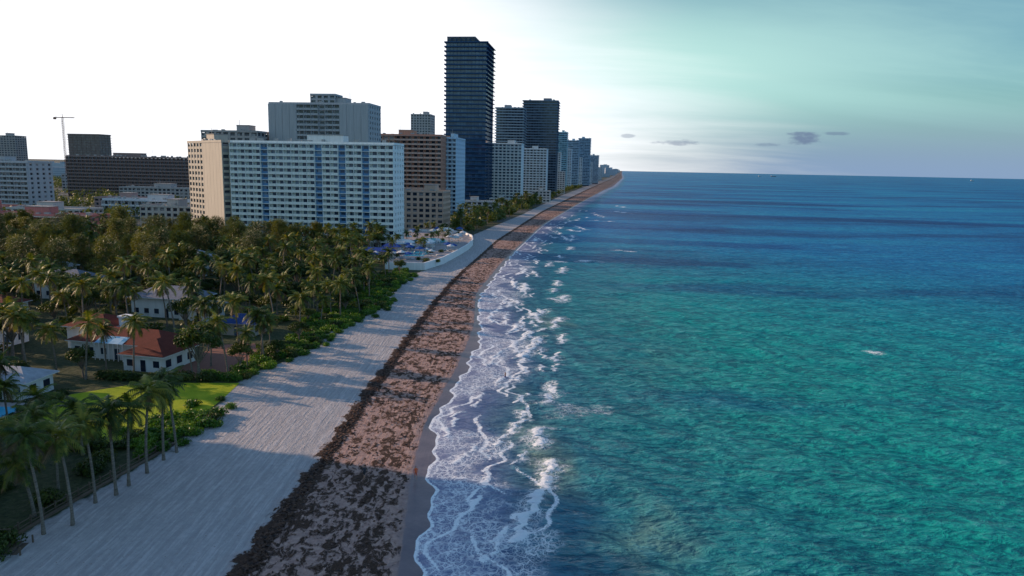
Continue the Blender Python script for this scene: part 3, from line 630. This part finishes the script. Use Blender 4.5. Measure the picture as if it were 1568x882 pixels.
# ------------------------------------------------------------------ houses
def rooftile(col):
    m, g = newmat('roof_tile'); o = g.obj()
    wv = g.n('ShaderNodeTexWave', {'Vector': o, 'Scale': 1.6, 'Distortion': .6, 'Detail': 2}, wave_type='BANDS', bands_direction='X').outputs[0]
    wz = g.n('ShaderNodeTexWave', {'Vector': o, 'Scale': 1.3, 'Distortion': .4}, wave_type='BANDS', bands_direction='Y').outputs[0]
    c = g.mix(g.noise(o, .9, 5, .7), tuple(k*.35 for k in col), tuple(min(1, k*1.35) for k in col))
    g.out(g.bsdf(c, .8, g.bump(g.m('ADD', wv, wz), .6, .08), .2)); return m
RT = rooftile((.17, .037, .024)); RW = rooftile((.46, .48, .54)); RB = rooftile((.02, .06, .22)); RG = rooftile((.20, .22, .28))
def house(name, x, y, wings, rot, wallc=(.72, .72, .74)):
    e = empty(name, (x, y, 1.0), rot); W, Rr, Gs = MB(), MB(), MB()
    rm = []
    for cx, cy, w, d, h, mat in wings:
        if mat not in rm: rm.append(mat)
        mi = rm.index(mat); x0, x1, y0, y1 = cx-w/2, cx+w/2, cy-d/2, cy+d/2
        W.box(x0, x1, y0, y1, 0, h)
        n = max(1, int(w/2.6))
        for i in range(n):
            a = x0+(i+.5)*w/n
            if i == n//2: Gs.box(a-.5, a+.5, y0-.04, y0+.1, .05, 2.15); W.box(a-.6, a+.6, y0-.09, y0+.1, 2.16, 2.3)
            else: Gs.box(a-.6, a+.6, y0-.04, y0+.1, .9, 2.1); W.box(a-.7, a+.7, y0-.1, y0+.1, .78, .89)
        n = max(1, int(d/2.8))
        for i in range(n):
            a = y0+(i+.5)*d/n; Gs.box(x1-.1, x1+.04, a-.7, a+.7, .8, 2.15); W.box(x1-.1, x1+.1, a-.8, a+.8, .68, .79)
        o = .7; rh = min(w, d)*.26; A = [(x0-o, y0-o, h), (x1+o, y0-o, h), (x1+o, y1+o, h), (x0-o, y1+o, h)]
        if w >= d: T = [(x0-o+d/2+o*.9, cy, h+rh), (x1+o-d/2-o*.9, cy, h+rh)]; Fs = [(A[0], A[1], T[1], T[0]), (A[1], A[2], T[1]), (A[2], A[3], T[0], T[1]), (A[3], A[0], T[0])]
        else: T = [(cx, y0-o+w/2+o*.9, h+rh), (cx, y1+o-w/2-o*.9, h+rh)]; Fs = [(A[0], A[1], T[0]), (A[1], A[2], T[1], T[0]), (A[2], A[3], T[1]), (A[3], A[0], T[0], T[1])]
        for f in Fs: Rr.poly([(p[0], p[1], p[2]+.18) for p in f], mi)
        W.box(x0-o, x1+o, y0-o, y1+o, h+.01, h+.17)
    W.obj('walls', [wallmat(wallc)], e); Gs.obj('windows_and_door', [gl_d], e); Rr.obj('roof', rm, e); return e
ho = house('red_tile_house', -73, 137, [(0, 0, 20, 8, 3.1, RT), (10, -5, 8, 9, 2.9, RT), (-11, 5, 9, 8, 4.4, RT)], math.radians(-12))
b = MB(); b.box(-6, -4, 4, 6, 3, 6.2); b.box(-6.2, -3.8, 3.8, 6.2, 6.2, 6.5); b.obj('chimney_turret', [m_white], ho)
b = MB(); b.poly([(-4, -4.9, 3.3), (2, -4.9, 3.3), (2, -1.6, 4.6), (-4, -1.6, 4.6)])
for k in range(7): b.box(-4+k-.04, -4+k+.04, -5, -4.85, .0, 3.3, 1)
b.obj('sunroom_glazing', [glassmat((.10, .28, .45), (.4, .55, .65), .5, (1, 1, 1)), m_white], ho)
house('beach_pavilion', -59, 157.5, [(0, 0, 8, 6, 2.6, RB)], math.radians(-10), (.4, .34, .3))
house('grey_roof_house', -83, 176, [(0, 0, 16, 9, 4.6, RG), (9, -2, 7, 8, 3.0, RW)], math.radians(-10))
house('white_roof_house', -107, 241, [(0, 0, 13, 9, 6.0, RW)], math.radians(-5))
house('white_roof_house', -121, 197, [(0, 0, 14, 9, 5.0, RG)], math.radians(-5))
house('white_roof_house', -142, 221, [(0, 0, 13, 8, 4.6, RW)], math.radians(-5))
house('red_roof_villa', -106, 144, [(0, 0, 13, 7, 3.8, RT)], math.radians(-12))
house('red_roof_villa', -121, 166, [(0, 0, 14, 7, 4.0, RT)], math.radians(-8))
house('pool_house', -79, 112, [(0, 0, 9, 6, 2.8, RW)], math.radians(-5))
m_lawn, g = newmat('lawn_grass'); pn = g.pos()
g.out(g.bsdf(g.ramp(g.m('ADD', g.m('MULTIPLY', g.noise(pn, .4, 3), .6), g.m('MULTIPLY', g.noise(pn, 6, 3, .7), .4)), [(.3, (.16, .25, .01)), (.5, (.32, .38, .015)), (.7, (.46, .46, .03))]), .9, g.bump(g.noise(pn, 14, 2), .7, .1), .2))
def sheet(name, pts, z, mat): b = MB(); b.poly([(x, y, z) for x, y in pts]); return b.obj(name, [mat])
sheet('lawn', [(-70, 97), (-60, 92), (-50, 92), (-45.5, 99), (-45.5, 112), (-46, 120), (-62, 119), (-70, 112)], 1.03, m_lawn)
m_brick = wallmat((.24, .11, .08), name='brick_paving')
sheet('brick_patio', [(-62, 122), (-51, 124), (-49, 140), (-53, 148), (-60, 146)], 1.02, m_brick)
sheet('pool_terrace', [(-84, 97), (-71, 97), (-71, 107.5), (-84, 107.5)], 1.035, m_deck)
sheet('swimming_pool', [(-82, 99), (-73, 99), (-73, 105.5), (-82, 105.5)], 1.05, m_pool)
m_wood = wallmat((.13, .095, .07), name='weathered_wood')
b = MB(); ys = np.arange(62, 93, 1.6)
for y0, y1 in zip(ys[:-1], ys[1:]):
    x0, x1 = float(veg(y0))-1.2, float(veg(y1))-1.2
    b.box(x0-.07, x0+.07, y0-.07, y0+.07, .9, 2.0)
    for zz_ in (1.25, 1.75): b.tube([(x0, y0, zz_), (x1, y1, zz_)], [.06, .06], 4)
    b.tube([(x0+.5, y0, 1.0), (x1+.5, y1, 1.0)], [.28, .28], 4)
b.obj('timber_fence', [m_wood])
e = empty('beach_steps', (-47, 65, 0), math.radians(8)); b = MB()
for k in range(4): b.box(-1+k*.5, -.45+k*.5, -1.1, 1.1, 1.4-k*.22, 1.48-k*.22)
b.box(-4, -1.02, -1.3, 1.3, 1.42, 1.5)
for sy in (-1.2, 1.2):
    for sx in (-3.8, -2.4, -1.1, .9): b.box(sx-.06, sx+.06, sy-.06, sy+.06, .6, 2.45 if sx < 0 else 1.8)
    b.box(-3.9, -1, sy-.05, sy+.05, 2.46, 2.54)
b.obj('boards', [m_wood], e)
m_as = wallmat((.05, .05, .052), name='asphalt'); m_line = wallmat((.75, .75, .72), name='road_paint')
rx = lambda y: -205+.12*(y-330)
b = MB()
for y0 in range(330, 1400, 20):
    y1 = y0+20
    b.poly([(rx(y0)-8, y0, 1.02), (rx(y0)+8, y0, 1.02), (rx(y1)+8, y1, 1.02), (rx(y1)-8, y1, 1.02)])
b.obj('coast_road', [m_as]); b = MB()
for y0 in range(330, 1400, 8):
    for o in (-3.5, 3.5): b.poly([(rx(y0)+o-.08, y0, 1.026), (rx(y0)+o+.08, y0, 1.026), (rx(y0+3)+o+.08, y0+3, 1.026), (rx(y0+3)+o-.08, y0+3, 1.026)])
b.obj('road_markings', [m_line]); b = MB()
for o in (-8.2, 8.05):
    for y0 in range(330, 1400, 20): b.tube([(rx(y0)+o, y0, 1.03), (rx(y0+20)+o, y0+20, 1.03)], [.14, .14], 4)
b.obj('kerb', [m_deck])
# ------------------------------------------------------------------ people
def person(x, y, z, rot, shirt, shorts, stride=.18, arm=.12):
    e_ = [(0, 0, .93), (0, 0, 1.12), (0, 0, 1.36), (0, .01, 1.5), (0, .02, 1.62), (0, .01, 1.72),
          (-.09, 0, .88), (-.1, stride*.5, .5), (-.1, stride, .09), (-.1, stride+.15, .04), (.09, 0, .88), (.1, -stride*.3, .5), (.1, -stride, .09), (.1, -stride+.15, .04),
          (-.19, 0, 1.38), (-.24, -arm*.5, 1.12), (-.25, arm*.4, .88), (-.25, arm*.6, .78), (.19, 0, 1.38), (.24, arm*.4, 1.12), (.25, arm*1.3, .9), (.25, arm*1.6, .8)]
    E = [(0,1),(1,2),(2,3),(3,4),(4,5),(0,6),(6,7),(7,8),(8,9),(0,10),(10,11),(11,12),(12,13),(2,14),(14,15),(15,16),(16,17),(2,18),(18,19),(19,20),(20,21)]
    rr = [.15,.13,.15,.055,.10,.075,.1,.065,.042,.035,.1,.065,.042,.035,.06,.042,.03,.035,.06,.042,.03,.035]
    me = bpy.data.meshes.new('person'); me.from_pydata(e_, E, []); o = link(bpy.data.objects.new('person', me))
    md = o.modifiers.new('skin', 'SKIN')
    for i, r in enumerate(rr): me.skin_vertices[0].data[i].radius = (r, r*.8)
    me.skin_vertices[0].data[0].use_root = True
    o.modifiers.new('sub', 'SUBSURF').levels = 1; o.modifiers['sub'].render_levels = 2
    m, g = newmat('person_clothes'); zc = g.n('ShaderNodeSeparateXYZ', {0: g.obj()}).outputs[2]
    sk = (.42, .22, .15)
    g.out(g.bsdf(g.ramp(g.m('DIVIDE', zc, 1.8), [(0, sk), (.3, shorts), (.53, shirt), (.82, sk), (.93, (.04, .025, .02))], 'CONSTANT'), .8))
    me.materials.append(m); o.location = (x, y, z); o.rotation_euler = (0, 0, rot); return o
person(-11.3, 84.5, .18, .3, (.75, .12, .04), (.6, .10, .05)); person(-17.5, 84, .36, 2.5, (.05, .05, .07), (.03, .03, .04)); person(-.9, 130, -.6, 1, (.4, .2, .14), (.05, .05, .2))
# ------------------------------------------------------------------ ships
for x, y, L in ((3150, 9000, 70), (4950, 8000, 40), (2750, 8300, 30)):
    b = MB(); h = L*.09
    P0 = [(-L/2, 0), (-L/2+2, -4), (L/2-8, -4), (L/2, 0), (L/2-8, 4), (-L/2+2, 4)]
    b.v += [(px*.94, py*.8, -1) for px, py in P0]+[(px, py, h) for px, py in P0]
    for k in range(6): b.f.append((k, (k+1) % 6, 6+(k+1) % 6, 6+k)); b.m.append(0)
    b.f.append(tuple(range(6, 12))); b.m.append(0)
    b.box(-L*.42, -L*.22, -3.4, 3.4, h, h+9, 1); b.box(-L*.15, L*.3, -3, 3, h, h+3, 1); b.box(-L*.3, -L*.27, -.5, .5, h+9, h+13, 1)
    b.obj('cargo_ship', [wallmat((.10, .12, .16), name='ship_hull'), wallmat((.6, .6, .6), name='ship_house')]).location = (x, y, 0)
# ------------------------------------------------------------------ light
EL, AZ = math.radians(17), math.radians(-76)
S_ = Vector((math.sin(AZ)*math.cos(EL), math.cos(AZ)*math.cos(EL), math.sin(EL)))
sun = bpy.data.objects.new('sun', bpy.data.lights.new('sun', 'SUN')); link(sun)
sun.data.energy = 5.0; sun.data.angle = math.radians(.5); sun.data.color = (1, .70, .46)
sun.rotation_euler = (-S_).to_track_quat('-Z', 'Y').to_euler()
w = bpy.data.worlds.new('World'); sc.world = w; w.use_nodes = True; g = G(w.node_tree)
sky = g.n('ShaderNodeTexSky', sky_type='NISHITA', sun_disc=False, sun_elevation=EL, sun_rotation=AZ, air_density=1.0, dust_density=1.0, ozone_density=2.0).outputs[0]
D = g.n('ShaderNodeTexCoord').outputs['Generated']; sp = g.n('ShaderNodeSeparateXYZ', {0: D}); dx, dy, dz = sp.outputs
hor = g.m('SQRT', g.m('ADD', g.m('MULTIPLY', dx, dx), g.m('MULTIPLY', dy, dy)))
sa = g.m('DIVIDE', dx, g.m('MAXIMUM', hor, .001))
zc = g.m('MAXIMUM', dz, 0.0)
pl = g.n('ShaderNodeCombineXYZ', {0: g.m('DIVIDE', dx, g.m('ADD', zc, .14)), 1: g.m('DIVIDE', dy, g.m('ADD', zc, .14)), 2: 0.0}).outputs[0]
cir = g.noise(g.mapv(pl, (.30, 1.0, 1), (0, 0, .35)), 1.0, 6, .6, .5)
veil = g.sm(g.m('ADD', g.m('ADD', sa, g.m('MULTIPLY', dz, .9)), g.m('MULTIPLY', g.m('SUBTRACT', cir, .5), .35)), .44, .02)
veil = g.m('MULTIPLY', veil, g.sm(dy, -.7, .1))     # the bright haze sits round the sun, not behind the viewer
streak = g.m('MULTIPLY', g.sm(cir, .36, .70), g.sm(dz, .02, .10))
base = g.mix(1.0, sky, g.mix(g.sm(dz, .25, .5), (.60, .92, .95), (.74, .98, 1.45)), 'MULTIPLY')
mid = g.sm(g.m('ABSOLUTE', g.m('SUBTRACT', dz, .13)), .13, .0)
c1 = g.mix(g.m('MULTIPLY', mid, g.sm(sa, .68, .15)), base, (4.4, 6.9, 6.4))
c1 = g.mix(g.m('MULTIPLY', streak, .42), c1, (3.7, 6.1, 5.9))
c1 = g.mix(g.m('MULTIPLY', g.sm(dz, .10, .0), g.m('MULTIPLY_ADD', veil, -.9, .9)), c1, (2.1, 3.05, 4.7))
c1 = g.mix(g.m('MULTIPLY', veil, g.sm(dz, .38, .25)), c1, (9.0, 9.1, 9.5))
uu = g.m('DIVIDE', dx, g.m('MAXIMUM', dy, .01)); ww = g.m('DIVIDE', dz, g.m('MAXIMUM', dy, .01))
cn = g.noise(g.mapv(D, (1, 1, 3.5)), 26, 4, .65)
for cu, cw, ru, rw, st in ((.386, .047, .030, .009, .75), (.215, .038, .045, .005, .5), (.152, .046, .012, .003, .4), (.43, .055, .02, .003, .5), (.34, .038, .02, .003, .4)):
    a = g.m('DIVIDE', g.m('SUBTRACT', uu, cu), ru); b2 = g.m('DIVIDE', g.m('SUBTRACT', ww, cw), rw)
    r2 = g.m('ADD', g.m('MULTIPLY', a, a), g.m('MULTIPLY', b2, b2))
    f = g.m('MULTIPLY', g.sm(g.m('ADD', r2, g.m('MULTIPLY', g.m('SUBTRACT', cn, .5), 3.2)), 1.0, .1), st)
    f = g.m('MULTIPLY', f, g.m('GREATER_THAN', dy, 0.0))
    c1 = g.mix(f, c1, (1.1, 1.5, 2.6))
bg = g.n('ShaderNodeBackground', {0: c1, 1: .125}); g.nt.links.new(bg.outputs[0], g.n('ShaderNodeOutputWorld').inputs[0])
print('objects', len(bpy.data.objects))
